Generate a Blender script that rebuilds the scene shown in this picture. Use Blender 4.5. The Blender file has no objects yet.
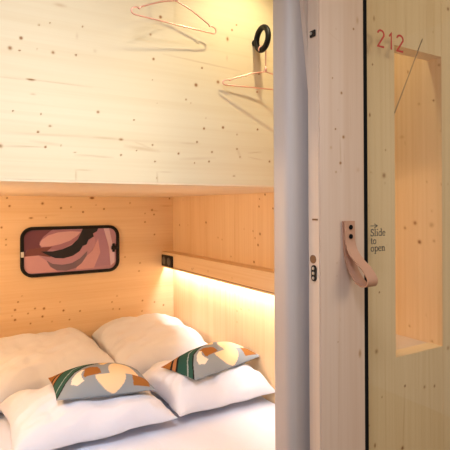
import bpy, bmesh, math, random
import numpy as np
from mathutils import Vector, Matrix, noise

random.seed(4)
S = bpy.context.scene
COL = S.collection

# ------------------------------------------------------------------ camera numbers
F = 473.0                       # focal length in pixels of a 450 px frame
TH = math.radians(31.07)        # camera turned right of the cabin's depth axis
ROLL = math.radians(0.3)
EYE = 1.45
HOR = 207.0
ST, CT = math.sin(TH), math.cos(TH)

def ray(px, py):
    dx, dy = px - 225.0, py - HOR
    return (dx*math.cos(ROLL) - dy*math.sin(ROLL), dx*math.sin(ROLL) + dy*math.cos(ROLL))

def on_y(px, py, Y):            # point of the plane Y = const seen at a photo position
    dx, dy = ray(px, py)
    X = Y*math.tan(TH + math.atan(dx/F)); d = X*ST + Y*CT
    return Vector((X, Y, EYE - dy*d/F)), d

def on_x(px, py, X):
    dx, dy = ray(px, py)
    Y = X/math.tan(TH + math.atan(dx/F)); d = X*ST + Y*CT
    return Vector((X, Y, EYE - dy*d/F)), d

# planes of the place
Y_BACK, X_RIGHT, Y_PANEL, Y_WALL = 3.0, 1.386, 1.333, 0.945
Y_STILE, Y_GLASS = 0.897, 0.912
Z_SOFFIT, Z_BED, X_LEFT, Z_TOP = EYE + 0.0696, 0.50, -0.45, 2.72

# ------------------------------------------------------------------ materials
def new_mat(name):
    m = bpy.data.materials.new(name); m.use_nodes = True
    nt = m.node_tree; b = nt.nodes['Principled BSDF']
    return m, nt, b

def plain(name, col, rough=0.5, metal=0.0, spec=None, coat=0.0):
    m, nt, b = new_mat(name)
    n = nt.nodes.new('ShaderNodeTexNoise'); n.inputs['Scale'].default_value = 35; n.inputs['Detail'].default_value = 3
    mx = nt.nodes.new('ShaderNodeMix'); mx.data_type = 'RGBA'; mx.blend_type = 'MIX'
    mx.inputs[6].default_value = (*[c*0.95 for c in col], 1); mx.inputs[7].default_value = (*[min(1, c*1.04) for c in col], 1)
    nt.links.new(n.outputs['Fac'], mx.inputs[0]); nt.links.new(mx.outputs[2], b.inputs['Base Color'])
    b.inputs['Roughness'].default_value = rough; b.inputs['Metallic'].default_value = metal
    if spec is not None: b.inputs['Specular IOR Level'].default_value = spec
    b.inputs['Coat Weight'].default_value = coat
    return m

def wood(name, light, dark, grain='X', rough=0.55, amount=1.0):
    """pale spruce board: fine growth lines along one axis, wider bands, knots from the mesh"""
    m, nt, b = new_mat(name); N, L = nt.nodes, nt.links
    tc = N.new('ShaderNodeTexCoord')
    def streak(across, along, detail, dist):
        mp = N.new('ShaderNodeMapping'); s = [across]*3; s['XYZ'.index(grain)] = along
        mp.inputs['Scale'].default_value = s; L.new(tc.outputs['Object'], mp.inputs['Vector'])
        n = N.new('ShaderNodeTexNoise'); n.inputs['Scale'].default_value = 1; n.inputs['Detail'].default_value = detail
        n.inputs['Distortion'].default_value = dist; L.new(mp.outputs['Vector'], n.inputs['Vector'])
        return n.outputs['Fac']
    def ramp(f, a, c):
        r = N.new('ShaderNodeMapRange'); r.inputs[1].default_value = a; r.inputs[2].default_value = c
        L.new(f, r.inputs[0]); return r.outputs[0]
    fine = ramp(streak(95, 1.6, 4, 0.3), 0.42, 0.72)
    band = ramp(streak(9, 0.5, 3, 0.4), 0.35, 0.7)
    ad = N.new('ShaderNodeMath'); ad.operation = 'MULTIPLY_ADD'; ad.inputs[1].default_value = 0.45*amount
    sc = N.new('ShaderNodeMath'); sc.operation = 'MULTIPLY'; sc.inputs[1].default_value = 0.55*amount
    L.new(band, sc.inputs[0]); L.new(fine, ad.inputs[0]); L.new(sc.outputs[0], ad.inputs[2])
    m1 = N.new('ShaderNodeMix'); m1.data_type = 'RGBA'
    m1.inputs[6].default_value = (*light, 1); m1.inputs[7].default_value = (*dark, 1); L.new(ad.outputs[0], m1.inputs[0])
    at = N.new('ShaderNodeAttribute'); at.attribute_name = 'knot'
    cr = N.new('ShaderNodeValToRGB'); e = cr.color_ramp.elements
    e[0].position = 0.0; e[0].color = (0.52, 0.28, 0.10, 1); e[1].position = 1.0; e[1].color = (0.20, 0.09, 0.035, 1)
    e2 = e.new(0.5); e2.color = (0.34, 0.165, 0.06, 1)
    L.new(at.outputs['Fac'], cr.inputs[0])
    sm = ramp(at.outputs['Fac'], 0.0, 0.55)
    m2 = N.new('ShaderNodeMix'); m2.data_type = 'RGBA'
    L.new(sm, m2.inputs[0]); L.new(m1.outputs[2], m2.inputs[6]); L.new(cr.outputs['Color'], m2.inputs[7])
    L.new(m2.outputs[2], b.inputs['Base Color']); b.inputs['Roughness'].default_value = rough
    b.inputs['Specular IOR Level'].default_value = 0.3
    bp = N.new('ShaderNodeBump'); bp.inputs['Strength'].default_value = 0.05; bp.inputs['Distance'].default_value = 0.002
    L.new(fine, bp.inputs['Height']); L.new(bp.outputs['Normal'], b.inputs['Normal'])
    return m

M = {}
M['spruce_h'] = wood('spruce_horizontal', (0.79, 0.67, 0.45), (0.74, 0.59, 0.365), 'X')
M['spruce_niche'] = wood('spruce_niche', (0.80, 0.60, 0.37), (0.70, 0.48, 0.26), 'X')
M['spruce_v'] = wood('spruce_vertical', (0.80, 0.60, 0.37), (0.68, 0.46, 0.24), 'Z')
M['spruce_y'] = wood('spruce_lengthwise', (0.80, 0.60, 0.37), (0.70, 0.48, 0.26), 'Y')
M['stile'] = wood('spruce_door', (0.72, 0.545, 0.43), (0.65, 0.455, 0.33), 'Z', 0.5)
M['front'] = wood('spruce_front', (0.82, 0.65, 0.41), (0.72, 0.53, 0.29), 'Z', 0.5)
M['post'] = plain('pale_lacquer', (0.49, 0.43, 0.40), 0.45)
M['strip'] = wood('pale_strip', (0.70, 0.57, 0.46), (0.64, 0.49, 0.38), 'Z')
M['black'] = plain('black_plastic', (0.010, 0.008, 0.007), 0.5, spec=0.25)
M['rubber'] = plain('black_rubber', (0.006, 0.006, 0.006), 0.8, spec=0.08)
M['steel'] = plain('brushed_steel', (0.55, 0.52, 0.48), 0.3, 1.0)
M['copper'] = plain('copper_pink_wire', (0.90, 0.48, 0.40), 0.28, 0.75)
M['leather'] = plain('tan_leather', (0.53, 0.28, 0.175), 0.6)
M['red'] = plain('red_paint', (0.52, 0.03, 0.018), 0.5)
M['ink'] = plain('dark_grey_ink', (0.045, 0.04, 0.04), 0.6)
M['white_plastic'] = plain('white_plastic', (0.7, 0.66, 0.62), 0.4)
M['floor'] = wood('oak_floor', (0.42, 0.29, 0.17), (0.33, 0.21, 0.11), 'Y')
M['plaster'] = plain('white_plaster', (0.75, 0.72, 0.68), 0.8)
M['rod'] = plain('dull_grey_rod', (0.34, 0.26, 0.17), 0.5, 0.0)
M['recess'] = plain('brown_recess', (0.20, 0.10, 0.04), 0.7)

def linen(name, col):
    m, nt, b = new_mat(name); N, L = nt.nodes, nt.links
    b.inputs['Base Color'].default_value = (*col, 1); b.inputs['Roughness'].default_value = 0.85
    b.inputs['Sheen Weight'].default_value = 0.15; b.inputs['Specular IOR Level'].default_value = 0.2
    tc = N.new('ShaderNodeTexCoord')
    n = N.new('ShaderNodeTexNoise'); n.inputs['Scale'].default_value = 7; n.inputs['Detail'].default_value = 4
    n.inputs['Distortion'].default_value = 0.8
    L.new(tc.outputs['Object'], n.inputs['Vector'])
    bp = N.new('ShaderNodeBump'); bp.inputs['Strength'].default_value = 0.25; bp.inputs['Distance'].default_value = 0.02
    L.new(n.outputs['Fac'], bp.inputs['Height']); L.new(bp.outputs['Normal'], b.inputs['Normal'])
    return m
M['linen'] = linen('white_linen', (0.70, 0.725, 0.80))
M['sheet'] = linen('white_sheet', (0.72, 0.745, 0.82))

m, nt, b = new_mat('printed_fabric')
at = nt.nodes.new('ShaderNodeAttribute'); at.attribute_name = 'print'
nt.links.new(at.outputs['Color'], b.inputs['Base Color']); b.inputs['Roughness'].default_value = 0.9
b.inputs['Specular IOR Level'].default_value = 0.15
M['print'] = m

m, nt, b = new_mat('clear_glass'); nt.nodes.remove(b)      # thin clear sheet: see-through with a mirror sheen by angle
tr = nt.nodes.new('ShaderNodeBsdfTransparent'); tr.inputs[0].default_value = (0.985, 0.975, 0.955, 1)
gl = nt.nodes.new('ShaderNodeBsdfGlossy'); gl.inputs['Roughness'].default_value = 0.02
fr = nt.nodes.new('ShaderNodeFresnel'); fr.inputs[0].default_value = 1.45
mx = nt.nodes.new('ShaderNodeMixShader')
ge = nt.nodes.new('ShaderNodeNewGeometry'); mu = nt.nodes.new('ShaderNodeMath'); mu.operation = 'MULTIPLY'
iv = nt.nodes.new('ShaderNodeMath'); iv.operation = 'SUBTRACT'; iv.inputs[0].default_value = 1.0
nt.links.new(ge.outputs['Backfacing'], iv.inputs[1]); nt.links.new(fr.outputs[0], mu.inputs[0]); nt.links.new(iv.outputs[0], mu.inputs[1])
nt.links.new(mu.outputs[0], mx.inputs[0]); nt.links.new(tr.outputs[0], mx.inputs[1]); nt.links.new(gl.outputs[0], mx.inputs[2])
nt.links.new(mx.outputs[0], nt.nodes['Material Output'].inputs['Surface'])
M['glass'] = m

m, nt, b = new_mat('warm_led')
b.inputs['Base Color'].default_value = (1, 0.8, 0.6, 1)
b.inputs['Emission Color'].default_value = (1, 0.62, 0.34, 1); b.inputs['Emission Strength'].default_value = 6.0
M['led'] = m

# ------------------------------------------------------------------ helpers
def link(name, me, mat=None, parent=None):
    o = bpy.data.objects.new(name, me); COL.objects.link(o)
    if mat is not None:
        for k in (mat if isinstance(mat, (list, tuple)) else [mat]): me.materials.append(k)
    if parent is not None: o.parent = parent
    return o

def smooth(me):
    me.polygons.foreach_set('use_smooth', [True]*len(me.polygons)); me.update()

def from_bm(name, bm, mat, parent=None, sm=False):
    bmesh.ops.recalc_face_normals(bm, faces=bm.faces)
    me = bpy.data.meshes.new(name); bm.to_mesh(me); bm.free()
    if sm: smooth(me)
    return link(name, me, mat, parent)

def add_box(bm, x0, x1, y0, y1, z0, z1, bev=0.0, seg=2):
    r = bmesh.ops.create_cube(bm, size=1.0)
    vs = r['verts']
    bmesh.ops.scale(bm, vec=(x1-x0, y1-y0, z1-z0), verts=vs)
    bmesh.ops.translate(bm, vec=((x0+x1)/2, (y0+y1)/2, (z0+z1)/2), verts=vs)
    if bev > 0:
        es = list({e for v in vs for e in v.link_edges})
        bmesh.ops.bevel(bm, geom=es, offset=bev, segments=seg, affect='EDGES', profile=0.5)

def box(name, mat, x0, x1, y0, y1, z0, z1, parent=None, bev=0.0, seg=2):
    bm = bmesh.new(); add_box(bm, x0, x1, y0, y1, z0, z1, bev, seg)
    return from_bm(name, bm, mat, parent)

def add_tube(bm, path, r, closed=False, n=10):
    P = [Vector(p) for p in path]; k = len(P); rings = []
    def tan(i):
        if closed: return (P[(i+1) % k]-P[i-1]).normalized()
        return (P[min(i+1, k-1)]-P[max(i-1, 0)]).normalized()
    t0 = tan(0); nrm = t0.orthogonal().normalized()
    for i in range(k):
        t = tan(i); nrm = (nrm - t*nrm.dot(t)).normalized(); bi = t.cross(nrm)
        rings.append([bm.verts.new(P[i] + (nrm*math.cos(a)+bi*math.sin(a))*r) for a in [2*math.pi*j/n for j in range(n)]])
    for i in range(k if closed else k-1):
        A, B = rings[i], rings[(i+1) % k]
        for j in range(n): bm.faces.new((A[j], A[(j+1) % n], B[(j+1) % n], B[j]))
    if not closed:
        bm.faces.new(rings[0][::-1]); bm.faces.new(rings[-1])

def cyl(bm, c, axis, r, h, n=20, bev=0.0):
    c = Vector(c); ax = Vector(axis).normalized(); u = ax.orthogonal().normalized(); v = ax.cross(u)
    prof = [(r-bev, -h/2), (r, -h/2+bev), (r, h/2-bev), (r-bev, h/2)] if bev else [(r, -h/2), (r, h/2)]
    R = [[bm.verts.new(c+ax*z+(u*math.cos(2*math.pi*j/n)+v*math.sin(2*math.pi*j/n))*q) for j in range(n)] for q, z in prof]
    for A, B in zip(R, R[1:]):
        for j in range(n): bm.faces.new((A[j], A[(j+1) % n], B[(j+1) % n], B[j]))
    bm.faces.new(R[0][::-1]); bm.faces.new(R[-1])

def prism(bm, pts, y0, y1, mat=0):
    """closed outline in x, z pushed from y0 to y1"""
    a = [bm.verts.new((x, y0, z)) for x, z in pts]; c = [bm.verts.new((x, y1, z)) for x, z in pts]
    fs = [bm.faces.new(a), bm.faces.new(c[::-1])]
    k = len(pts)
    for i in range(k): fs.append(bm.faces.new((a[i], c[i], c[(i+1) % k], a[(i+1) % k])))
    for f in fs: f.material_index = mat

def rrect(x0, x1, z0, z1, r, n=8):
    out = []
    for cx, cz, a0 in ((x1-r, z1-r, 0), (x0+r, z1-r, 90), (x0+r, z0+r, 180), (x1-r, z0+r, 270)):
        for i in range(n+1):
            a = math.radians(a0+90*i/n); out.append((cx+r*math.cos(a), cz+r*math.sin(a)))
    return out

def ring_prism(bm, outer, inner, y0, y1, lip=0.0):
    k = len(outer)
    def loop(pts, y): return [bm.verts.new((x, y, z)) for x, z in pts]
    A, B, C, D = loop(outer, y0), loop(outer, y1), loop(inner, y0), loop(inner, y1)
    for i in range(k):
        j = (i+1) % k
        for q in ((A[i], A[j], B[j], B[i]), (C[i], D[i], D[j], C[j]), (A[i], C[i], C[j], A[j]), (B[i], B[j], D[j], D[i])):
            bm.faces.new(q)

def thing(name, label, cat, loc=(0, 0, 0), group=None):
    o = bpy.data.objects.new(name, None); COL.objects.link(o); o.location = loc
    o.empty_display_size = 0.05
    return tag(o, label, cat, group)

def tag(o, label, cat, group=None):
    o['label'] = label; o['category'] = cat
    if group: o['group'] = group
    return o

def struct(o, label=None, cat=None):
    o['kind'] = 'structure'
    if label: o['label'] = label
    if cat: o['category'] = cat
    return o

def keep(o, parent):            # put a mesh built in world numbers under a placed Empty
    o.parent = parent; o.matrix_parent_inverse = Matrix.Translation(-Vector(parent.location)); return o

# ------------------------------------------------------------------ boards with knots where the real boards have them
def slab(name, mat, plane, c, u0, u1, v0, v1, thick, step, knots, lines=(), holes=(), parent=None):
    """board whose finely divided face lies on plane ('y' or 'x') = c and looks back at the door;
    knots are (photo x, photo y, photo radius, strength, stretch along u, stretch along v)"""
    nu = max(2, int((u1-u0)/step)+1); nv = max(2, int((v1-v0)/step)+1)
    U = np.linspace(u0, u1, nu); V = np.linspace(v0, v1, nv)
    K = np.zeros((nu, nv), dtype=np.float32)
    look = on_y if plane == 'y' else on_x
    def uvof(px, py):
        p, d = look(px, py, c); return (p.x if plane == 'y' else p.y), p.z, d
    for k in knots:
        px, py, r = k[:3]; s = k[3] if len(k) > 3 else 0.9
        eu, ev = (k[4], k[5]) if len(k) > 5 else (1.0, 1.0)
        u, v, d = uvof(px, py); R = r*d/F*0.7
        fu = 1.0
        ru, rv = R*eu*fu, R*ev
        iu0, iu1 = np.searchsorted(U, [u-ru*2.6, u+ru*2.6]); iv0, iv1 = np.searchsorted(V, [v-rv*2.6, v+rv*2.6])
        if iu1 <= iu0 or iv1 <= iv0: continue
        q = np.sqrt(((U[iu0:iu1, None]-u)/ru)**2 + ((V[None, iv0:iv1]-v)/rv)**2)
        val = np.clip(1.25-q*0.8, 0, 1)*s + 0.12*s*np.clip(1-q/2.5, 0, 1)
        K[iu0:iu1, iv0:iv1] = np.maximum(K[iu0:iu1, iv0:iv1], val)
    for (xa, ya, xb, yb, w, s) in lines:
        ua, va, da = uvof(xa, ya); ub, vb, db = uvof(xb, yb); W = w*(da+db)/2/F
        L2 = (ub-ua)**2+(vb-va)**2
        t = np.clip(((U[:, None]-ua)*(ub-ua)+(V[None, :]-va)*(vb-va))/L2, 0, 1)
        dd = np.sqrt((U[:, None]-ua-t*(ub-ua))**2 + (V[None, :]-va-t*(vb-va))**2)
        K = np.maximum(K, (s*np.clip(1.2-dd/W, 0, 1)*(0.35+0.65*np.sin(np.pi*np.clip(t, 0.02, 0.98)))).astype(np.float32))
    uu, vv = np.meshgrid(U, V, indexing='ij'); cc = np.full_like(uu, c)
    front = np.stack([uu, cc, vv] if plane == 'y' else [cc, uu, vv], -1).reshape(-1, 3)
    idx = np.arange(nu*nv).reshape(nu, nv)
    quads = np.stack([idx[:-1, :-1], idx[1:, :-1], idx[1:, 1:], idx[:-1, 1:]], -1).reshape(-1, 4)
    b = [idx[0, 0], idx[-1, 0], idx[-1, -1], idx[0, -1]]
    back = front[b].copy(); back[:, 1 if plane == 'y' else 0] += thick
    n0 = nu*nv
    verts = np.concatenate([front, back])
    rest = [[n0+3, n0+2, n0+1, n0]] + [[b[(i+1) % 4], b[i], n0+i, n0+(i+1) % 4] for i in range(4)]
    faces = quads.tolist() + [[int(x) for x in f] for f in rest]
    me = bpy.data.meshes.new(name); me.from_pydata(verts.tolist(), [], faces); me.update()
    a = me.attributes.new('knot', 'FLOAT', 'POINT')
    a.data.foreach_set('value', np.concatenate([K.reshape(-1), np.zeros(4, np.float32)]))
    if plane == 'x': me.flip_normals()
    return link(name, me, mat, parent)

# ------------------------------------------------------------------ the setting
panel_knots = [(10,48,2.5,.6),(21,38,2,.8),(19.5,50.5,1.1),(39,25,1.3,.5),(50,23,1,.6),(53,52.5,2,.55),(76,55,1.2),
 (82.5,26.5,1,.8),(31,79.7,2.2,.8,2.4,.5),(33,94,1.8,.4,2.2,.4),(37,49,1,.3),(60,5,3,.2,2.5,.8),(13,111,1,.9),(41,114,1,.8),(50,126,1.4,.6,1.4,.8),
 (38,132,1.3),(45.5,147,1.3,.9),(61,145.5,1,.5),(0.5,146,2.6,.5),(98,112,1.8,.6),(75,152.5,1.2,.4,1.5,.6),(134,120,1,.9),
 (121,139.5,2,.55,1.6,.8),(121,155,1.2,.8),(136.5,150.5,.9,.7),(152.5,145,1,.8),(178.5,153.5,1.2,.9),(155,161.5,1,.9),
 (186,99.5,1.2,.6),(157,178,1,.6,.7,1.8),(204,128.5,1.3,.9),(223,127.5,1.6,.8),(237,134.5,1,.5),(257.5,129.5,1.1,1),
 (197,142,1.2,.9),(212,152,1.4,.6),(209,161.5,1.2,.8),(237,149,1.3,.6),(240,157,1.2,.5),(269.5,161.5,1.3,.7),(194.5,163,.9,.7),
 (234,176,1.5,.4,1.4,.7),(206,118,.8,.4),(191,103,.8,.5),(153.5,59,1.5,.8),(160.5,17,2,.75),(202,68,1.2,.9),(196,85,2.2,.7),
 (218,82,2.1,.6),(227.5,39,2.2,.55,.8,1.3),(232,30,1.3,.7),(236.5,25,.9,.9),(259,74,1.1,.8),(257,92,1.2,.7),(152.5,80,.8,.5),(150.5,34.5,1.6,.5),
 (152.5,145,1),(157,103,.6,.4),(95,51,2.4,.12),(77,36,2.2,.13,.7,1.8),(161,22,1,.2,.6,3),(227,58,1.4,.2,.7,2.5)]
panel_lines = [(-5,76,30,80,.8,.16),(28,79,92,87.5,.8,.16),(163,54,240,71,.8,.22),(0,133,100,137,1.6,.12),(4,146,45,147,1,.25),(30,141,62,145,1.6,.12),
 (90,137,120,139,1.4,.2),(125,146,158,151,2.2,.18),(90,156,113,157.5,1,.18),(76,170,76,181,.9,.25),(75,170,93,170,.6,.2),(181,159,215,158,1.6,.12),
 (157,172,157.5,184,.8,.25),(158,172,172,172,.6,.15),(60,137,180,143,1.6,.08),(180,143,200,144,1.2,.15),(237,149,241,158,2,.12),(248,153,262,152,.7,.22),(248,157,262,160,.7,.18),
 (75,155,100,156,1,.18),(130,140,160,152,1,.14)]
back_knots = [(7,198,1,.9),(9.5,206,1.3,.8),(42.5,203.5,1.7,.6),(61,208,1.3,.8),(92,198,1.7,.9,1.6,.9),(83,212,1.2,.8),(104,209,1.1,.8),(71,207,.9,.6),
 (1.5,227.5,1.2,.8),(6,239.5,1,.7),(6,245,1,.6),(31,218,1.6,.6,1.6,.7),(46,217.5,.9,.6),(125,257,.9,.6),(140,263,1,.6),(139,271,1,.6),(145,222,1,.7),
 (145,213.5,.8,.6),(15,310,1.4,.7),(35,308.5,1.1,.7),(44,308.5,1.4,.8),(42.5,316.5,1.3,.8),(28,313.5,1.1,.6),(15,320,1.4,.8),(30.5,323.5,1,.8),
 (63.5,310.5,1.2,.9),(69.5,319.5,.9,.8),(80,311,1,.8),(18,302,1,.8),(112,302,.9,.7),(119.5,309,.9,.7),(113,309,.9,.6),(142.5,300.5,1.1,.6),(154.5,302,1,.6),
 (163.5,305,1.1,.7),(155,317,1,.6),(52,321.5,1,.4),(152,210,1.4,.6),(154,214.5,1.1,.6),(154.5,234.5,1,.7),(169.5,198.5,1,.8),(12,316,.9,.5),(60,302,.8,.6),
 (22,296,.8,.5),(96,205,.8,.5),(130,203,1,.5),(117,296,.9,.5),(142,311,.9,.6)]
back_lines = [(36,196,46,196,1,.15),(30,216,60,215,1,.14),(160,206,172,206,.8,.25),(150,210,158,211,1,.2),(120,330,150,324,1,.1)]
right_knots = [(179.5,225,1.1,.7),(206,222.5,1.4,.9),(258,245,1.4,.9),(254,262,1.5,.9),(218,237.5,1,.6),(265,194.5,1.3,.9),(259,206.5,1.2,.9),(259.5,199,1,.7),
 (253,231,1,.7),(260,234,1.7,.7),(255,238,1.1,.6),(273,208.5,1.2,.8),(222,239.5,1,.5),(231,256.5,1,.6),(244,229,.9,.4),(237,311,1,.5),(241,309,.9,.6),(249,310,.9,.5),
 (237,322,.9,.5),(183,200,1,.3),(188,225,.9,.3),
 (433.5,100.5,1.4,.8),(419,104,1.8,.35),(439,65,1.3,.7),(431,59,.8,.7),(408,72,1.6,.5,.8,1.4),(415,223,2.6,.55),(405,228,1.9,.5),(431.5,225,3.4,.28),(419.5,242,2.7,.65),
 (434,241,1.7,.4),(432,211,1.1,.4),(427,182,1,.5),(442,184.5,1.4,.7),(402,137,2.2,.22,1.6,.8),(405,143,1.2,.2,.7,2),(409.5,326,1.4,.5),(432,341,1.2,.7),(426,315,1,.4),(441,131,1.3,.3)]
right_lines = [(205,205,206,245,1,.10),(234,205,235,255,1,.10),(253,205,254,265,1,.08),(192,205,192,240,1.2,.1)]
stile_knots = [(353.5,29,1.4,.7),(357.5,20.5,3,.25,.8,1.6),(332.5,78,1.1,.6),(341.5,93,1.8,.6),(335.5,129,1.2,.8),(343.5,137,2.2,.55),(331,147.5,2.2,.22),(340.5,163,2,.65),(336,172,1.5,.4),
 (360,353.5,3.2,.4,.8,1.7),(338,342,1,.45),(340,320,1,.25,.6,3),(336,29,.9,.3),(358,170,3,.14),(338,110,.8,.3),(337,263,.9,.4),(337,276,.9,.3)]
stile_lines = [(339.5,300,338.5,450,1,.14),(340,135,341,172,1.3,.2),(350,100,351,140,.8,.10),(363,120,363.5,300,1,.12),(326,30,341,43,.6,.12),(344,150,345,168,.8,.12)]
front_knots = [(374,18.5,2.4,.4,.8,1.5),(372.5,64.5,1.2,.8),(369.8,115,1.8,.65,.8,1.4),(385.5,150,1,.7),(384,175.5,3.4,.45),(371,172.5,.8,.5),(376.5,351.5,3,.42),(382,397,1,.7),
 (369.3,425.5,.9,.7),(368.8,379,.8,.6),(405,386,1.6,.8),(424.5,387,2.2,.45),(434.5,386,1.9,.55),(375,445.5,2.2,.55,.8,1.4),(402.5,448,2.6,.6),(448,9,2.2,.6),(368.5,205.5,.8,.6),
 (379.3,292.3,1.1,.9),(448,348,2.6,.4),(433,32,.9,.5),(373,173,.6,.4),(385,183,1.2,.3),(387,245,.8,.3),(448,184,1,.4)]
front_lines = [(405,386,403,448,1,.2),(385,360,386,450,1,.08),(406,15,406,44,1,.12),(426,0,427,44,1,.12),(430,385,431,450,1,.08),(378,190,379,330,1,.08)]

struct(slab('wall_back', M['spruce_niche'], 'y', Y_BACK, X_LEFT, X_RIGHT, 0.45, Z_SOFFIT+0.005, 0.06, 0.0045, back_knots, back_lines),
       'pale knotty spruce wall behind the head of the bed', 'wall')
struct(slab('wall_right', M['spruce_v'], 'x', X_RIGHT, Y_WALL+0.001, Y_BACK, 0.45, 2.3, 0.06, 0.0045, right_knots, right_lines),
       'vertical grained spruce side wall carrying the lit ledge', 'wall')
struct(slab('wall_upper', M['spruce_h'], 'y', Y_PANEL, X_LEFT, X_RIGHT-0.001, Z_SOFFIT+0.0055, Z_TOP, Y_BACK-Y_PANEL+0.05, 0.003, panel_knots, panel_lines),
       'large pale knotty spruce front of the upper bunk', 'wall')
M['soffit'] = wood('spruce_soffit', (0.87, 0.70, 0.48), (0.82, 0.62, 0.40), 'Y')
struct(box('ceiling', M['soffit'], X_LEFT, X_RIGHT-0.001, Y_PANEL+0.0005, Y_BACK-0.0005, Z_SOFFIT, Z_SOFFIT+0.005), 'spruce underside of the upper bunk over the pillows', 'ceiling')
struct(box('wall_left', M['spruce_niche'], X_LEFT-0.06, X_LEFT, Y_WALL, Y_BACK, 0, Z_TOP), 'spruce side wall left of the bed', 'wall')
struct(box('floor', M['floor'], -3, 3, -3, Y_BACK+0.06, -0.05, 0), 'brown wooden floor below the bed', 'floor')
struct(box('ceiling_corridor', M['plaster'], -3, 3, -3, Y_BACK+0.06, Z_TOP, Z_TOP+0.05), 'white ceiling of the corridor', 'ceiling')

# fixed front wall behind the glass, with its window opening
OX0 = on_y(395, 200, Y_WALL)[0].x
OZ0 = on_y(395, 358, Y_WALL)[0].z
OZ1 = on_y(395, 45, Y_WALL)[0].z
FX0, FX1, FT = 0.88, 2.3, 0.05
wf = bpy.data.objects.new('wall_front', None); COL.objects.link(wf)
struct(wf, 'fixed spruce front wall with window opening behind the glass door', 'wall')
kw = dict(mat=M['front'], plane='y', c=Y_WALL, thick=FT, step=0.0026, parent=wf)
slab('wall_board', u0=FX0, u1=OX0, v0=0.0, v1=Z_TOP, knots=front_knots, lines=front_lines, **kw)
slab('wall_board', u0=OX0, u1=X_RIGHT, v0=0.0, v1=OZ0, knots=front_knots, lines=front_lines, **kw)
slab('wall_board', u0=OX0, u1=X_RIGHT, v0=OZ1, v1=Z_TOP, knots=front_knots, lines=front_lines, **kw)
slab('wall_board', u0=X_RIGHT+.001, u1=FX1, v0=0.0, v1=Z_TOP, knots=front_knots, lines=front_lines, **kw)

struct(box('trim_1', M['strip'], OX0-0.1, X_RIGHT-0.001, Y_WALL+FT, 1.30, OZ0-0.03, OZ0-0.002, bev=0.002),
       'pale wooden sill board inside the window opening', 'sill')
# rounded post at the door opening
bm = bmesh.new()
px0, px1, py0, py1, R = 0.768, 0.878, 0.955, 1.036, 0.024
out = []
for cx, cy, a0, rr in ((px1-.001, py1-.001, 0, .001), (px0+R, py1-R, 90, R), (px0+R, py0+R, 180, R), (px1-.001, py0+.001, 270, .001)):
    for i in range(9):
        a = math.radians(a0+90*i/8); out.append((cx+rr*math.cos(a), cy+rr*math.sin(a)))
A = [bm.verts.new((x, y, 0)) for x, y in out]; B = [bm.verts.new((x, y, Z_TOP)) for x, y in out]
for i in range(len(out)): bm.faces.new((A[i], A[(i+1) % len(out)], B[(i+1) % len(out)], B[i]))
bm.faces.new(A[::-1]); bm.faces.new(B)
o = from_bm('trim_2', bm, M['post'], sm=True)
o.data.set_sharp_from_angle(angle=math.radians(40))
struct(o, 'smooth pale grey rounded post at the edge of the door opening', 'post')
# slender strip between post and door, leaning
bm = bmesh.new()
a0, _ = on_y(301, 0, 0.948); a1, _ = on_y(308, 75, 0.948)
dirv = (a1-a0).normalized(); top = a0 - dirv*0.25; bot = a1 + dirv*0.10
for p in (0,):
    w = 0.016
    v = [bm.verts.new((q.x+dx, yy, q.z)) for q in (top, bot) for yy in (0.941, 0.9545) for dx in (0, w)]
    for f in ((0,1,3,2),(4,6,7,5),(0,4,5,1),(2,3,7,6),(0,2,6,4),(1,5,7,3)): bm.faces.new([v[i] for i in f])
struct(from_bm('trim_3', bm, M['strip']), 'slim cream strip leaning between grey post and door edge', 'strip')

# ------------------------------------------------------------------ bed
bed = thing('bed', 'wide low bed with white sheet filling the sleeping niche', 'bed', (0.47, 2.0, 0))
keep(box('bed_base', M['spruce_h'], X_LEFT+0.005, X_RIGHT-0.005, 1.06, Y_BACK-0.005, 0.0, 0.28), bed)
def soft_top():
    nx, ny = 120, 130
    x0, x1, y0, y1 = X_LEFT+0.004, X_RIGHT-0.004, 1.05, Y_BACK-0.004
    vs, fs = [], []
    for i in range(nx+1):
        for j in range(ny+1):
            x = x0+(x1-x0)*i/nx; y = y0+(y1-y0)*j/ny
            e = min(1, (y-y0)/0.06); z = Z_BED - 0.06*(1-math.sqrt(max(0, 1-(1-e)**2)))
            z += 0.010*noise.noise((x*3.1, y*4.2, 1.7)) + 0.004*noise.noise((x*11+3*y, y*7, 5))
            vs.append((x, y, z))
    W = ny+1
    for i in range(nx):
        for j in range(ny): fs.append((i*W+j, (i+1)*W+j, (i+1)*W+j+1, i*W+j+1))
    n0 = len(vs); b = [0, nx*W, nx*W+ny, ny]
    for k in b: vs.append((vs[k][0], vs[k][1], 0.281))
    rim = ([i*W for i in range(nx+1)], [nx*W+j for j in range(ny+1)], [i*W+ny for i in range(nx, -1, -1)], [j for j in range(ny, -1, -1)])
    for q, r in enumerate(rim): fs.append([n0+q] + [n0+(q+1) % 4] + r[::-1])
    fs.append([n0+3, n0+2, n0+1, n0])
    me = bpy.data.meshes.new('mattress'); me.from_pydata(vs, [], fs); me.update(); smooth(me)
    me.set_sharp_from_angle(angle=math.radians(50))
    return link('mattress', me, M['sheet'])
keep(soft_top(), bed)

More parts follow.
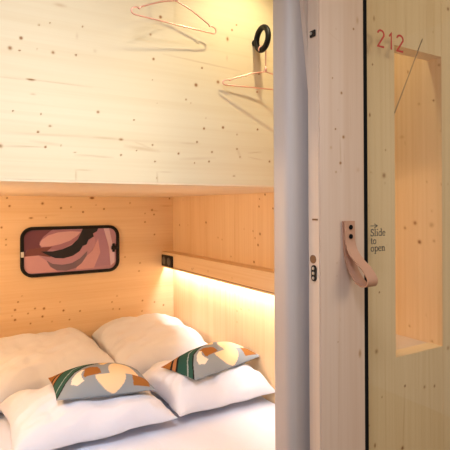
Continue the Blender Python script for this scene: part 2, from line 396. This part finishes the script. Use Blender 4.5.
# ------------------------------------------------------------------ pillows
def pillow(name, W, D, T, loc, rot, seed, mat, nu=72, nv=56, wr=1.0, pinch=0.07, p=2.6, q=0.62, flat=0.7, colour=None, bow=0.0, top=0.62):
    vs, fs, cols = [], [], []
    for side in (1, -1):
        for i in range(nu+1):
            for j in range(nv+1):
                u = -1+2*i/nu; v = -1+2*j/nv
                # more samples near the edge
                u = math.sin(u*math.pi/2*0.92)/math.sin(math.pi/2*0.92); v = math.sin(v*math.pi/2*0.92)/math.sin(math.pi/2*0.92)
                x = W/2*u*(1-pinch*(1-v*v)); y = D/2*v*(1-pinch*(1-u*u)*1.2)
                h = max(0.0, (1-abs(u)**p)*(1-abs(v)**p))**q
                z = T*h*(top if side > 0 else -(1-top)*flat)
                edge = min(1, h*2.5)
                n1 = noise.noise((x*6+seed, y*6, seed*1.7)); n2 = noise.noise((x*4+y*9+seed, y*16-x*7, seed))
                n3 = noise.noise((x*19+seed, y*8+x*6, seed+3))
                wz = wr*(0.016*n1 + 0.007*(1-abs(n2)*2.2) + 0.004*n3)*edge
                z += wz if side > 0 else wz*0.3
                x += 0.010*wr*noise.noise((y*9, seed, 2.2))*abs(u)**3; y += 0.008*wr*noise.noise((x*8, seed, 7.2))*abs(v)**3
                z += bow*(u*u)
                vs.append((x, y, z)); cols.append(((u+1)/2, (v+1)/2))
    W1 = nv+1; off = (nu+1)*W1
    for i in range(nu):
        for j in range(nv):
            a, b2, c, d = i*W1+j, (i+1)*W1+j, (i+1)*W1+j+1, i*W1+j+1
            fs.append((a, b2, c, d)); fs.append((off+d, off+c, off+b2, off+a))
    me = bpy.data.meshes.new(name); me.from_pydata(vs, [], fs); me.update()
    if colour:
        at = me.color_attributes.new('print', 'FLOAT_COLOR', 'POINT')
        at.data.foreach_set('color', [c for k, (u, v) in enumerate(cols) for c in (*colour(u, v, k < off), 1)])
    bm = bmesh.new(); bm.from_mesh(me); bmesh.ops.remove_doubles(bm, verts=bm.verts, dist=0.0004)
    bmesh.ops.recalc_face_normals(bm, faces=bm.faces); bm.to_mesh(me); bm.free(); smooth(me)
    o = link(name, me, mat); o.location = loc; o.rotation_euler = [math.radians(a) for a in rot]
    return o

G1, G2 = 'white pillows behind the front pair', 'front pair of white pillows'
tag(pillow('pillow', 0.67, 0.62, 0.24, (0.447, 2.648, 0.588), (5, -2, 3), 3.1, M['linen'], wr=1.5, q=0.5, pinch=0.02, p=4.2),
    'large white pillow against the wall below the rounded window, behind the left patterned cushion', 'pillow', G1)
tag(pillow('pillow', 0.585, 0.62, 0.24, (1.078, 2.648, 0.597), (7, 2, -3), 8.4, M['linen'], wr=1.9, q=0.5, pinch=0.02, p=4.2),
    'white pillow in the niche corner under the lit ledge, behind the right patterned cushion', 'pillow', G1)
tag(pillow('pillow', 0.52, 0.63, 0.24, (-0.16, 2.64, 0.592), (7, -2, 2), 14.6, M['linen'], q=0.5, pinch=0.02, p=4.2),
    'white pillow cut off by the left edge of the photo, in warm shade', 'pillow', G1)
tag(pillow('pillow', 0.645, 0.50, 0.19, (0.54, 2.075, 0.56), (1, 0, -1), 21.2, M['linen'], wr=1.7, q=0.5),
    'white pillow at the front left with a patterned cushion lying on its back edge', 'pillow', G2)
tag(pillow('pillow', 0.525, 0.50, 0.19, (1.122, 2.075, 0.563), (1, 1, 1), 33.7, M['linen'], wr=2.0, q=0.5),
    'white pillow at the front right next to the grey post', 'pillow', G2)

def poly_in(pts, x, y):
    c = False; k = len(pts)
    for i in range(k):
        x1, y1 = pts[i]; x2, y2 = pts[i-1]
        if (y1 > y) != (y2 > y) and x < (x2-x1)*(y-y1)/(y2-y1)+x1: c = not c
    return c
GREY, CREAM, PEACH, BROWN, GREEN, BLK, TAN, YEL = ((0.25,0.29,0.32),(0.78,0.70,0.58),(0.80,0.60,0.36),(0.30,0.125,0.03),(0.025,0.085,0.065),
    (0.012,0.012,0.014),(0.36,0.17,0.07),(0.82,0.63,0.33))
cu, cv = [0, .1, .2, .35, .5, .62, .75, 1], [.02, .27, .46, .58, .65, .74, .95, 1.3]
def print_colour(u, v, topside):
    if not topside: return GREY
    s = v - float(np.interp(u, cu, cv))
    if s > 0:
        s /= 1 + 0.9*(1-u)**4
        for lim, c in ((.025, BLK), (.10, GREEN), (.12, (.3, .36, .36)), (.27, GREEN), (.30, BLK), (.35, TAN), (.38, BLK)):
            if s < lim: return c
        return BROWN if u < .14 else GREEN
    v = v/0.78
    if poly_in([(.14,.24),(.16,.38),(.22,.52),(.28,.60),(.31,.56),(.26,.46),(.25,.34),(.27,.22),(.2,.16)], u, v): return CREAM
    if poly_in([(.27,.36),(.30,.52),(.28,.6),(.37,.66),(.45,.55),(.46,.32),(.28,.30)], u, v): return BROWN
    if poly_in([(.44,.98),(.64,.98),(.58,.82),(.52,.68),(.49,.72)], u, v): return YEL
    if v >= .30:
        if ((u-.70)/.16)**2 + ((v-.30)/.52)**2 < 1: return PEACH
    elif ((u-.55)/.165)**2 + ((v-.30)/.30)**2 < 1: return PEACH
    if poly_in([(.77,.06),(.79,.30),(.98,.33),(.95,.06)], u, v): return BROWN
    return GREY
G3 = 'patterned cushions'
tag(pillow('cushion', 0.405, 0.28, 0.115, (0.597, 2.045, 0.684), (0, 4, -4), 2.0, M['print'], nu=150, nv=110, wr=0.25, pinch=0.035, p=2.3, q=0.68, flat=1.0, top=0.68, colour=print_colour),
    'abstract patterned grey, green and brown cushion on the left white pillow', 'cushion', G3)
tag(pillow('cushion', 0.45, 0.25, 0.115, (1.15, 2.035, 0.688), (0, -1, 14), 5.0, M['print'], nu=150, nv=110, wr=0.25, pinch=0.035, p=2.3, q=0.68, flat=1.0, top=0.68, colour=print_colour),
    'abstract patterned cushion on the right white pillow, nearer the lit side wall', 'cushion', G3)

# ------------------------------------------------------------------ rounded hatch window with its printed pane
a, _ = on_y(20, 250, Y_BACK); b_, _ = on_y(118.5, 250, Y_BACK)
zt = on_y(70, 226, Y_BACK)[0].z; zb = on_y(70, 274.3, Y_BACK)[0].z
x0, x1 = a.x, b_.x
hw = thing('hatch_window', 'black framed rounded window with pink and black shapes, on the wall above the pillows', 'window', ((x0+x1)/2, Y_BACK, zb))
bm = bmesh.new(); t = 0.019
ring_prism(bm, rrect(x0, x1, zb, zt, 0.068), rrect(x0+t, x1-t, zb+t, zt-t, 0.050), Y_BACK-0.022, Y_BACK-0.0005)
bmesh.ops.bevel(bm, geom=[e for e in bm.edges if abs(e.verts[0].co.y-(Y_BACK-0.022)) < 1e-5 and abs(e.verts[1].co.y-(Y_BACK-0.022)) < 1e-5 and len(e.link_faces) == 2 and abs(e.link_faces[0].normal.dot(e.link_faces[1].normal)) < .5] or [], offset=0.004, segments=2, affect='EDGES')
keep(from_bm('window_frame', bm, M['black']), hw)
ix0, ix1, iz0, iz1 = x0+t, x1-t, zb+t, zt-t
pal = [(0.46,0.23,0.235),(0.17,0.055,0.06),(0.66,0.36,0.30),(0.018,0.016,0.017),(0.20,0.065,0.05),(0.20,0.125,0.13),(0.62,0.31,0.27),(0.68,0.45,0.43),(0.40,0.20,0.23),(0.38,0.17,0.175)]
pm = []
for i, c in enumerate(pal):
    c = (c[0]*.93, c[1]*1.04, c[2]*1.35)
    k = plain('pane_print', c, 0.35, spec=0.4); pm.append(k)
shapes = [(1, [(50,55),(150,55),(118,80),(104,108),(112,125),(60,128),(50,150)]),
          (9, [(150,55),(262,60),(240,100),(180,132),(110,125),(104,100),(118,80)]),
          (2, [(104,108),(112,92),(135,76),(170,66),(215,63),(256,66),(240,82),(215,98),(180,110),(140,117),(112,117)]),
          (4, [(50,150),(62,125),(108,120),(150,118),(130,135),(165,150),(140,156),(100,148)]),
          (6, [(50,150),(100,148),(130,170),(145,195),(170,212),(60,212),(50,200)]),
          (8, [(322,55),(345,55),(362,130),(368,200),(300,205),(330,150),(305,85)]),
          (6, [(250,185),(300,140),(322,95),(330,150),(305,207),(235,210)]),
          (3, [(108,134),(150,136),(185,130),(220,116),(244,94),(258,66),(262,55),(322,55),(318,66),(302,74),(305,86),(284,98),(276,116),(262,120),(250,140),(225,156),(190,164),(160,161),(135,150)]),
          (5, [(128,168),(150,182),(185,188),(222,184),(252,168),(280,140),(276,160),(258,186),(235,203),(200,211),(165,207),(142,192)]),
          (7, [(344,55),(366,55),(378,110),(388,150),(388,190),(372,203),(366,130)])]
bm = bmesh.new()
prism(bm, rrect(ix0-.004, ix1+.004, iz0-.004, iz1+.004, 0.052), Y_BACK-0.010, Y_BACK-0.001, 0)
for n_, (mi, pts) in enumerate(shapes):
    q = [(ix0+(ix1-ix0)*(x-50)/345.0, iz1-(iz1-iz0)*(y-55)/160.0) for x, y in pts]
    prism(bm, q, Y_BACK-0.0104-0.0003*n_, Y_BACK-0.0099, mi)
keep(from_bm('pane', bm, pm), hw)
lx, lz = on_y(112.5, 247.5, Y_BACK)[0].x, on_y(112.5, 247.5, Y_BACK)[0].z
bm = bmesh.new(); add_box(bm, lx-.012, lx+.026, Y_BACK-.03, Y_BACK-.012, lz-.012, lz+.012, .004); add_box(bm, lx-.006, lx+.008, Y_BACK-.027, Y_BACK-.012, lz-.026, lz+.028, .003)
keep(from_bm('latch', bm, M['black']), hw)
p_, _ = on_y(21.5, 254.5, Y_BACK)
o = keep(box('latch', M['white_plastic'], p_.x-.007, p_.x+.010, Y_BACK-.027, Y_BACK-.018, p_.z-.016, p_.z+.016, bev=.002), hw); o['label'] = 'small white catch at the left end'

# ------------------------------------------------------------------ lit ledge and socket
LX = 1.303
lt = on_x(163.5, 253.5, LX)[0].z; lb = on_x(163.5, 266.8, LX)[0].z
LY0 = 1.30
lg = thing('wall_ledge', 'pale wooden ledge with glowing light strip along the right niche wall', 'shelf', (LX, Y_BACK, lb))
keep(slab('ledge_face', M['spruce_y'], 'x', LX, LY0, Y_BACK-.001, lb, lt-.004, 0.018, 0.005,
    [(192,269,1.1,.6),(193.5,268.5,.9,.4),(208,271,1,.5),(251,288,1,.6),(232,278,1,.4)]), lg)
keep(box('ledge_top', M['spruce_y'], LX-.001, X_RIGHT-.001, LY0, Y_BACK-.001, lt-.004, lt+.012, bev=.001), lg)
keep(box('light_strip', M['led'], LX+.022, LX+.034, LY0+.02, Y_BACK-.012, lb+.026, lb+.034), lg)
keep(box('light_channel', M['spruce_y'], LX+.0185, LX+.05, LY0+.01, Y_BACK-.003, lb+.035, lb+.050), lg)
keep(box('lower_lip', M['recess'], LX-.002, LX+.010, LY0, Y_BACK-.002, lb+.010, lb+.0125), lg)
ya, yb = on_x(163, 262, LX)[0].y, on_x(173.3, 262, LX)[0].y
ya = min(ya, Y_BACK-.006); za, zb2 = lb+.010, lt-.006
sk = thing('power_socket', 'small black double power socket on the corner end of the ledge', 'socket', (LX, (ya+yb)/2, (za+zb2)/2))
keep(box('face_plate', M['black'], LX-.011, LX-.0005, yb, ya, za, zb2, bev=.003), sk)
w_ = (ya-yb)
grey_dark = plain('dark_grey_plastic', (0.09, 0.08, 0.075), 0.35)
for q in (0.27, 0.73):
    c = yb+w_*q
    bm = bmesh.new(); cyl(bm, (LX-.0125, c, (za+zb2)/2), (1, 0, 0), min(.026, w_*.2), .004, 24, .001)
    keep(from_bm('socket_insert', bm, grey_dark), sk)

# ------------------------------------------------------------------ ring hooks and hangers
def rounded(path, r=0.012, n=5, closed=False):
    P = [Vector(p) for p in path]; out = []
    k = len(P)
    for i in range(k):
        if not closed and i in (0, k-1): out.append(P[i]); continue
        A_, B_, C_ = P[i-1], P[i], P[(i+1) % k]
        d1, d2 = A_-B_, C_-B_; rr = min(r, d1.length*.45, d2.length*.45)
        a_, c_ = B_+d1.normalized()*rr, B_+d2.normalized()*rr
        for s in range(n+1):
            tt = s/n; out.append(a_*(1-tt)**2 + B_*2*tt*(1-tt) + c_*tt*tt)
    return out

def ring_hook(c, rot, label):
    """black ring standing out from the board; c = centre, touches the board at its back"""
    o = thing('ring_hook', label, 'hook', c, 'black ring hooks on the upper panel')
    R_, r_ = 0.0365, 0.0095
    bm = bmesh.new()
    add_tube(bm, [(0, R_*math.cos(a), R_*math.sin(a)) for a in [2*math.pi*i/48 for i in range(48)]], r_, True, 14)
    from_bm('ring', bm, M['black'], o, True)
    bm = bmesh.new(); cyl(bm, (0, R_+r_+0.001, 0), (0, 1, 0), 0.011, 0.010, 16, .001)
    from_bm('mount', bm, M['black'], o)
    o.rotation_euler = (0, 0, math.radians(rot)); return o

def hanger_path(hw_, drop):
    """wire frame in local x, z with its hook above the origin; origin = neck"""
    half = [(0.012, -0.004), (0.05, -0.020*drop), (hw_*0.80, -0.062*drop), (hw_*0.83, -0.072*drop), (hw_*0.87, -0.066*drop), (hw_*0.97, -0.072*drop), (hw_, -0.083*drop), (hw_*0.985, -0.094*drop), (hw_*0.93, -0.097*drop)]
    return half

def clothes_hanger(loc, rot, tilt, hw_, drop, hook, label):
    o = thing('clothes_hanger', label, 'hanger', loc, 'copper wire hangers')
    h = hanger_path(hw_, drop)
    pts = [(0, 0, 0)] + [(x, 0, z) for x, z in h] + [(-x, 0, z) for x, z in reversed(h)]
    bm = bmesh.new(); add_tube(bm, rounded(pts, .009, 4, True), 0.0021, True, 8)
    from_bm('wire_frame', bm, M['copper'], o, True)
    bm = bmesh.new(); add_tube(bm, hook, 0.0021, False, 8)
    from_bm('hook', bm, M['copper'], o, True)
    bm = bmesh.new(); cyl(bm, (0, 0, 0.006), (0, 0, 1), 0.0042, 0.018, 12, .001)
    from_bm('neck_coil', bm, M['copper'], o, True)
    o.rotation_euler = (0, math.radians(tilt), math.radians(rot)); return o

def hook_path(h, r, n=14):
    """stem going up h, then an arc of radius r that turns over a ring"""
    return [(0, 0, 0), (0, 0, h*.5), (0, 0, h)] + [(-r+r*math.cos(a), 0, h+r*math.sin(a)) for a in [math.pi*1.15*i/n for i in range(1, n+1)]]

RY = Y_PANEL-0.0475-.0035
rc, _ = on_y(262.3, 38.7, RY); 
ring_hook((rc.x, RY, rc.z), -4, 'black ring hook on the panel beside the grey post, holding a hanger')
HR = 0.0130                     # inner bend of a hanger hook, lies on the ring's tube
H1, d1 = on_y(176, 0.5, RY)
ring_hook((H1.x-HR, RY, H1.z+0.0365+0.085), -4, 'black ring hook above the left hanger')
clothes_hanger((H1.x, RY, H1.z), 6, -1.0, 0.147, 0.74, hook_path(0.085, HR), 'copper wire hanger at the top of the panel, the left one of two')
H2, d2 = on_y(263.8, 71, RY)
H2.x = rc.x + HR
clothes_hanger((H2.x, RY, H2.z), -13, 1, 0.150, 0.60, hook_path(rc.z-0.0365-H2.z, HR), 'copper wire hanger hanging from the black ring beside the grey post')

# ------------------------------------------------------------------ sliding door: wooden stile, gasket, glass, strap, latch, lettering
sd = thing('sliding_door', 'sliding door of pale wood and clear glass with leather strap and red number 212', 'door', (1.2, 0.91, 0))
SX0 = on_y(319.5, 225, Y_STILE)[0].x; SX1 = on_y(364.0, 225, Y_STILE)[0].x
o = slab('stile', M['stile'], 'y', Y_STILE, SX0+.003, SX1, 0.02, Z_TOP-.02, 0.041, 0.0022, stile_knots, stile_lines); keep(o, sd)
bm = bmesh.new()   # rounded arris and edge board of the stile
add_box(bm, SX0, SX0+.0029, Y_STILE+.0025, Y_STILE+.041, .02, Z_TOP-.02)
o = from_bm('edge_board', bm, M['strip'], sd); keep(o, sd)
GX0 = on_y(367.9, 225, Y_STILE)[0].x
keep(box('gasket', M['rubber'], SX1+.0003, GX0, Y_STILE+.0005, Y_STILE+.036, .02, Z_TOP-.02), sd)
keep(box('glass_pane', M['glass'], GX0+.0003, 2.25, Y_GLASS, Y_GLASS+.006, .02, Z_TOP-.02), sd)

sd['kind'] = 'thing'; hw['kind'] = 'thing'
# leather strap: a folded loop that stands out from the door
plt, dpl = on_y(341.6, 221, Y_STILE); prt, _ = on_y(351.4, 221, Y_STILE)
SXa, SXb, ZT = plt.x, prt.x, plt.z
path = [(.0105, 0), (.0105, -.030), (.011, -.055), (.018, -.078), (.036, -.100), (.056, -.117), (.070, -.134), (.076, -.149), (.070, -.161), (.053, -.164), (.035, -.154), (.019, -.134), (.0085, -.108), (.004, -.080), (.0035, -.050), (.0035, -.025), (.0035, 0)]
def spline(P, n=6):
    out = []
    for i in range(len(P)-1):
        p0, p1, p2, p3 = P[max(i-1, 0)], P[i], P[i+1], P[min(i+2, len(P)-1)]
        for s in range(n):
            tt = s/n
            out.append(tuple(0.5*((2*b)+(-a+c)*tt+(2*a-5*b+4*c-d)*tt*tt+(-a+3*b-3*c+d)*tt**3) for a, b, c, d in zip(p0, p1, p2, p3)))
    return out+[P[-1]]
P = spline(path); TH_ = .0016
bm = bmesh.new(); rows = []
for i, (o_, z_) in enumerate(P):
    a_, c_ = P[max(i-1, 0)], P[min(i+1, len(P)-1)]
    tx, tz = c_[0]-a_[0], c_[1]-a_[1]; L_ = math.hypot(tx, tz); nx, nz = -tz/L_, tx/L_
    k = i/(len(P)-1); sh = 0.012*math.sin(math.pi*k)**2      # the loop leans a little to the right
    row = []
    for sx, so in ((SXa, 1), (SXb, 1), (SXb, -1), (SXa, -1)):
        row.append(bm.verts.new((sx+sh, Y_STILE-(o_+nx*TH_*so), ZT+z_+nz*TH_*so)))
    rows.append(row)
for r0, r1 in zip(rows, rows[1:]):
    for j in range(4): bm.faces.new((r0[j], r0[(j+1) % 4], r1[(j+1) % 4], r1[j]))
bm.faces.new(rows[0][::-1]); bm.faces.new(rows[-1])
strap = from_bm('strap_handle', bm, M['leather'], sd, True); strap.data.set_sharp_from_angle(angle=math.radians(45)); keep(strap, sd)
strap['label'] = 'tan leather pull loop'
sx = (SXa+SXb)/2+.002
for py in (227, 236.2):
    p_, _ = on_y(347, py, Y_STILE)
    bm = bmesh.new(); cyl(bm, (sx, Y_STILE-.0135, p_.z), (0, 1, 0), 0.0062, .004, 18, .001)
    q = from_bm('screw', bm, M['rubber']); q.parent = strap

# hardware on the stile's left edge
yc = Y_STILE+.020
def edge_z(px, py): return on_x(px, py, SX0)[0].z
z1_, z2_ = edge_z(313.5, 265), edge_z(313.5, 281)
bm = bmesh.new()
pts = rrect(yc-.009, yc+.009, z2_, z1_, .0088, 8)
A = [bm.verts.new((SX0-.003, y, z)) for y, z in pts]; B = [bm.verts.new((SX0+.0005, y, z)) for y, z in pts]
for i in range(len(pts)): bm.faces.new((A[i], A[(i+1) % len(pts)], B[(i+1) % len(pts)], B[i]))
bm.faces.new(A[::-1]); bm.faces.new(B)
lp = keep(from_bm('latch_plate', bm, M['black']), sd)
for kz in (.2, .5, .8):
    bm = bmesh.new(); cyl(bm, (SX0-.004, yc, z2_+(z1_-z2_)*kz), (1, 0, 0), .0042, .003, 14, .0008)
    q = from_bm('screw', bm, M['steel']); q.parent = lp
bm = bmesh.new(); zc_ = edge_z(312, 259)
cyl(bm, (SX0-.0006, yc+.004, zc_), (1, 0, 0), .011, .0016, 24)
keep(from_bm('finger_notch', bm, M['recess']), sd)
zc_ = edge_z(313, 34.5)
bm = bmesh.new(); add_box(bm, SX0-.004, SX0+.0005, yc-.010, yc+.010, zc_-.007, zc_+.010, .002); 
br = keep(from_bm('edge_bracket', bm, M['black']), sd)
bm = bmesh.new(); cyl(bm, (SX0-.005, yc+.003, zc_+.002), (1, 0, 0), .0038, .003, 14, .0008)
q = from_bm('screw', bm, M['steel']); q.parent = br
zc_ = edge_z(313.5, 219.5)
bm = bmesh.new(); add_box(bm, SX0-.0012, SX0+.0003, yc-.014, yc+.006, zc_-.0022, zc_+.0022)
keep(from_bm('edge_slot', bm, M['recess']), sd)

# lettering
def add_stroke(bm, pts, w, y, th=.0006):
    """flat ribbon along pts in x, z with mitred joins"""
    k = len(pts); Lp, Rp = [], []
    for i in range(k):
        d = []
        if i > 0: d.append(Vector((pts[i][0]-pts[i-1][0], pts[i][1]-pts[i-1][1])).normalized())
        if i < k-1: d.append(Vector((pts[i+1][0]-pts[i][0], pts[i+1][1]-pts[i][1])).normalized())
        t_ = sum(d, Vector((0, 0)))
        t_ = t_.normalized() if t_.length > 1e-6 else d[0]
        m_ = 1/max(.5, abs(t_.dot(d[0]))); n_ = Vector((-t_.y, t_.x))*w/2*m_
        Lp.append((pts[i][0]+n_.x, pts[i][1]+n_.y)); Rp.append((pts[i][0]-n_.x, pts[i][1]-n_.y))
    for i in range(k-1): prism(bm, [Lp[i], Lp[i+1], Rp[i+1], Rp[i]], y-th, y)
def arc(cx, cy, rx, ry, a0, a1, n=14):
    return [(cx+rx*math.cos(math.radians(a0+(a1-a0)*i/n)), cy+ry*math.sin(math.radians(a0+(a1-a0)*i/n))) for i in range(n+1)]

TWO = arc(.27, .76, .25, .23, 170, -18) + [(.03, .03), (.53, .03)]
ONE = [(.05, .78), (.22, .97), (.22, 0)]
YL = Y_GLASS-.0002
p2a, _ = on_y(377.3, 46.2, YL); p2b, _ = on_y(377.3, 28, YL); hgt = (p2b.z-p2a.z)*0.93
xs = [on_y(v, 40, YL)[0].x for v in (377.4, 384.0, 388.6, 391.4, 396.6, 403.0)]
bm = bmesh.new()
for glyph, xa, xb, gw in ((TWO, xs[0], xs[1], .53), (ONE, xs[2], xs[3], .24), (TWO, xs[4], xs[5], .53)):
    sc = (xb-xa)/gw
    add_stroke(bm, [(xa+x*sc, p2a.z+y*hgt) for x, y in glyph], .0056, YL)
keep(from_bm('door_number', bm, M['red']), sd)

XH = .64
def serif_word(word):
    """strokes (points, thick) in letter units, and the advance"""
    st, x = [], 0.0
    for ch in word:
        if ch == 'S':
            st.append((arc(x+.27, .76, .20, .20, 30, 250, 10) + arc(x+.25, .26, .23, .24, 80, -150, 12), .12)); st.append(([(x+.46, .98), (x+.45, .76)], .06)); st.append(([(x+.03, .02), (x+.03, .27)], .06)); w = .56
        elif ch == 'l':
            st.append(([(x+.15, 0), (x+.15, 1.05)], .13)); st.append(([(x+.0, .03), (x+.3, .03)], .07)); st.append(([(x+.02, 1.0), (x+.15, 1.04)], .08)); w = .33
        elif ch == 'i':
            st.append(([(x+.15, 0), (x+.15, XH)], .13)); st.append(([(x+.0, .03), (x+.3, .03)], .07)); st.append(([(x+.02, XH-.05), (x+.15, XH-.02)], .08)); st.append(([(x+.08, .92), (x+.22, .92)], .14)); w = .33
        elif ch == 'd':
            st.append((arc(x+.25, .32, .20, .30, 40, 320, 16), .11)); st.append(([(x+.46, 0), (x+.46, 1.05)], .13)); st.append(([(x+.34, 1.0), (x+.46, 1.04)], .08)); st.append(([(x+.46, .03), (x+.58, .03)], .07)); w = .62
        elif ch == 'e':
            st.append((arc(x+.25, .32, .20, .30, 5, 320, 16), .11)); st.append(([(x+.06, .36), (x+.45, .36)], .07)); w = .52
        elif ch == 't':
            st.append(([(x+.15, .84), (x+.15, .15), (x+.20, .05), (x+.30, .04)], .12)); st.append(([(x+.0, XH-.03), (x+.3, XH-.03)], .07)); w = .34
        elif ch == 'o':
            st.append((arc(x+.27, .32, .22, .30, 0, 360, 20), .11)); w = .58
        elif ch == 'p':
            st.append(([(x+.12, -.34), (x+.12, XH)], .13)); st.append((arc(x+.32, .32, .20, .30, 140, -140, 16), .11)); st.append(([(x-.01, -.32), (x+.26, -.32)], .07)); st.append(([(x+.0, XH-.05), (x+.12, XH-.02)], .08)); w = .58
        elif ch == 'n':
            st.append(([(x+.12, 0), (x+.12, XH)], .13)); st.append(([(x+.12, .45), (x+.25, .60), (x+.38, .58), (x+.44, .46), (x+.44, 0)], .11)); st.append(([(x+.0, .03), (x+.25, .03)], .07)); st.append(([(x+.33, .03), (x+.56, .03)], .07)); st.append(([(x+.0, XH-.05), (x+.12, XH-.02)], .08)); w = .60
        for_gap = .02
        x += w+for_gap
    return st, x
bm = bmesh.new()
X0 = on_y(370.6, 240, YL)[0].x; X1 = on_y(385.6, 240, YL)[0].x
def put_word(word, zb_, x0_, sc, sz):
    for pts, tk in serif_word(word)[0]:
        add_stroke(bm, [(x0_+x*sc, zb_+y*sz) for x, y in pts], tk*sz*1.05, YL)
sz = (on_y(371, 229.2, YL)[0].z-on_y(371, 236.2, YL)[0].z)
for word, yb_ in (('Slide', 236.2), ('to', 244.2), ('open', 251.6)):
    n_ = serif_word('Slide')[1]
    put_word(word, on_y(371, yb_, YL)[0].z, X0, (X1-X0)/n_*(1.0 if word != 'open' else 1.02), sz)
za_ = on_y(371, 226, YL)[0].z; xe = on_y(377.3, 226, YL)[0].x
add_stroke(bm, [(X0, za_), (xe, za_)], .0020, YL); add_stroke(bm, [(xe-.012, za_+.0055), (xe, za_), (xe-.012, za_-.0055)], .0020, YL)
keep(from_bm('door_text', bm, M['ink']), sd)

# thin rod guessed from a slanting line across the upper corner of the opening
r0, _ = on_y(422.5, 39, Y_WALL-.0012); r1, _ = on_y(394.5, 113, Y_WALL-.0012)
bm = bmesh.new(); add_tube(bm, [r0, r0.lerp(r1, .5), r1], .0014, False, 10)
from_bm('slant_rod', bm, M['rod'], wf, True)['label'] = 'thin grey slanting line built as a rod across the window opening'

# ------------------------------------------------------------------ light
def area(name, loc, target, size, size_y, energy, col, spread=180):
    l = bpy.data.lights.new(name, 'AREA'); l.shape = 'RECTANGLE'; l.size = size; l.size_y = size_y
    l.energy = energy; l.color = col; l.spread = math.radians(spread)
    o = bpy.data.objects.new(name, l); COL.objects.link(o); o.location = loc
    o.rotation_euler = (Vector(target)-Vector(loc)).to_track_quat('-Z', 'Y').to_euler()
    return o
area('cabin_ceiling_light', (-0.1, 0.30, 2.68), (0.62, 1.9, 0.55), 0.6, 0.4, 8.5, (0.80, 0.86, 1.0), 62)
area('corridor_daylight', (-2.4, -0.9, 1.5), (0.6, 1.2, 1.0), 1.6, 1.6, 10, (0.98, 0.92, 1.0))
def spot(name, loc, target, energy, col, angle, blend=0.6, r=0.012):
    l = bpy.data.lights.new(name, 'SPOT'); l.energy = energy; l.color = col; l.spot_size = math.radians(angle); l.spot_blend = blend; l.shadow_soft_size = r
    o = bpy.data.objects.new(name, l); COL.objects.link(o); o.location = loc
    o.rotation_euler = (Vector(target)-Vector(loc)).to_track_quat('-Z', 'Y').to_euler(); return o
area('door_fill_light', (1.7, -0.8, 2.3), (1.15, 0.95, 0.9), 0.8, 0.8, 14, (1.0, 0.87, 0.66))  # added warm fill that brightens door and front wall, no known lamp
spot('spot_light', (1.02, 1.12, 2.45), (1.386, 1.05, 1.3), 9, (1.0, 0.90, 0.60), 75, 0.8, 0.03)  # added fill to brighten the side wall and sill inside the opening
spot('spot_light', (0.42, 0.82, 2.55), (0.45, 1.33, 1.85), 6, (1.0, 0.90, 0.76), 80, 0.9)
spot('spot_light', (0.87, 1.07, 2.28), (0.84, 1.33, 1.80), 9.5, (1.0, 0.88, 0.56), 108, 0.9)
lo = area('ledge_light', (LX+.028, (LY0+Y_BACK)/2, lb+.024), (LX+.045, (LY0+Y_BACK)/2, lb-.1), 1.62, 0.012, 6.5, (1.0, 0.96, 0.94))
lo.rotation_euler = (0, math.radians(-14), 0); lo.data.size = 0.012; lo.data.size_y = 1.62
area('niche_left_light', (X_LEFT+.06, 2.2, 1.42), (0.6, 2.4, 1.36), 1.3, 0.06, 16, (1.0, 0.68, 0.39))

w = bpy.data.worlds.new('corridor_air'); S.world = w; w.use_nodes = True
w.node_tree.nodes['Background'].inputs[0].default_value = (0.96, 0.90, 0.84, 1)
w.node_tree.nodes['Background'].inputs[1].default_value = 0.42

# ------------------------------------------------------------------ camera
cd = bpy.data.cameras.new('camera'); cam = bpy.data.objects.new('camera', cd); COL.objects.link(cam)
cd.sensor_width = 36; cd.lens = F/450*36; cd.shift_y = -(225-HOR)/450; cd.clip_start = 0.05
cam.matrix_world = Matrix.Translation((0, 0, EYE)) @ Matrix.Rotation(-TH, 4, 'Z') @ Matrix.Rotation(math.pi/2, 4, 'X') @ Matrix.Rotation(-ROLL, 4, 'Z')
S.camera = cam

vs = S.view_settings
vs.view_transform = 'Standard'; vs.look = 'None'; vs.gamma = 1.0; vs.exposure = -0.12; vs.use_curve_mapping = False
S.cycles.use_denoising = True
S.cycles.max_bounces = 10; S.cycles.diffuse_bounces = 6; S.cycles.transmission_bounces = 8; S.cycles.caustics_refractive = True
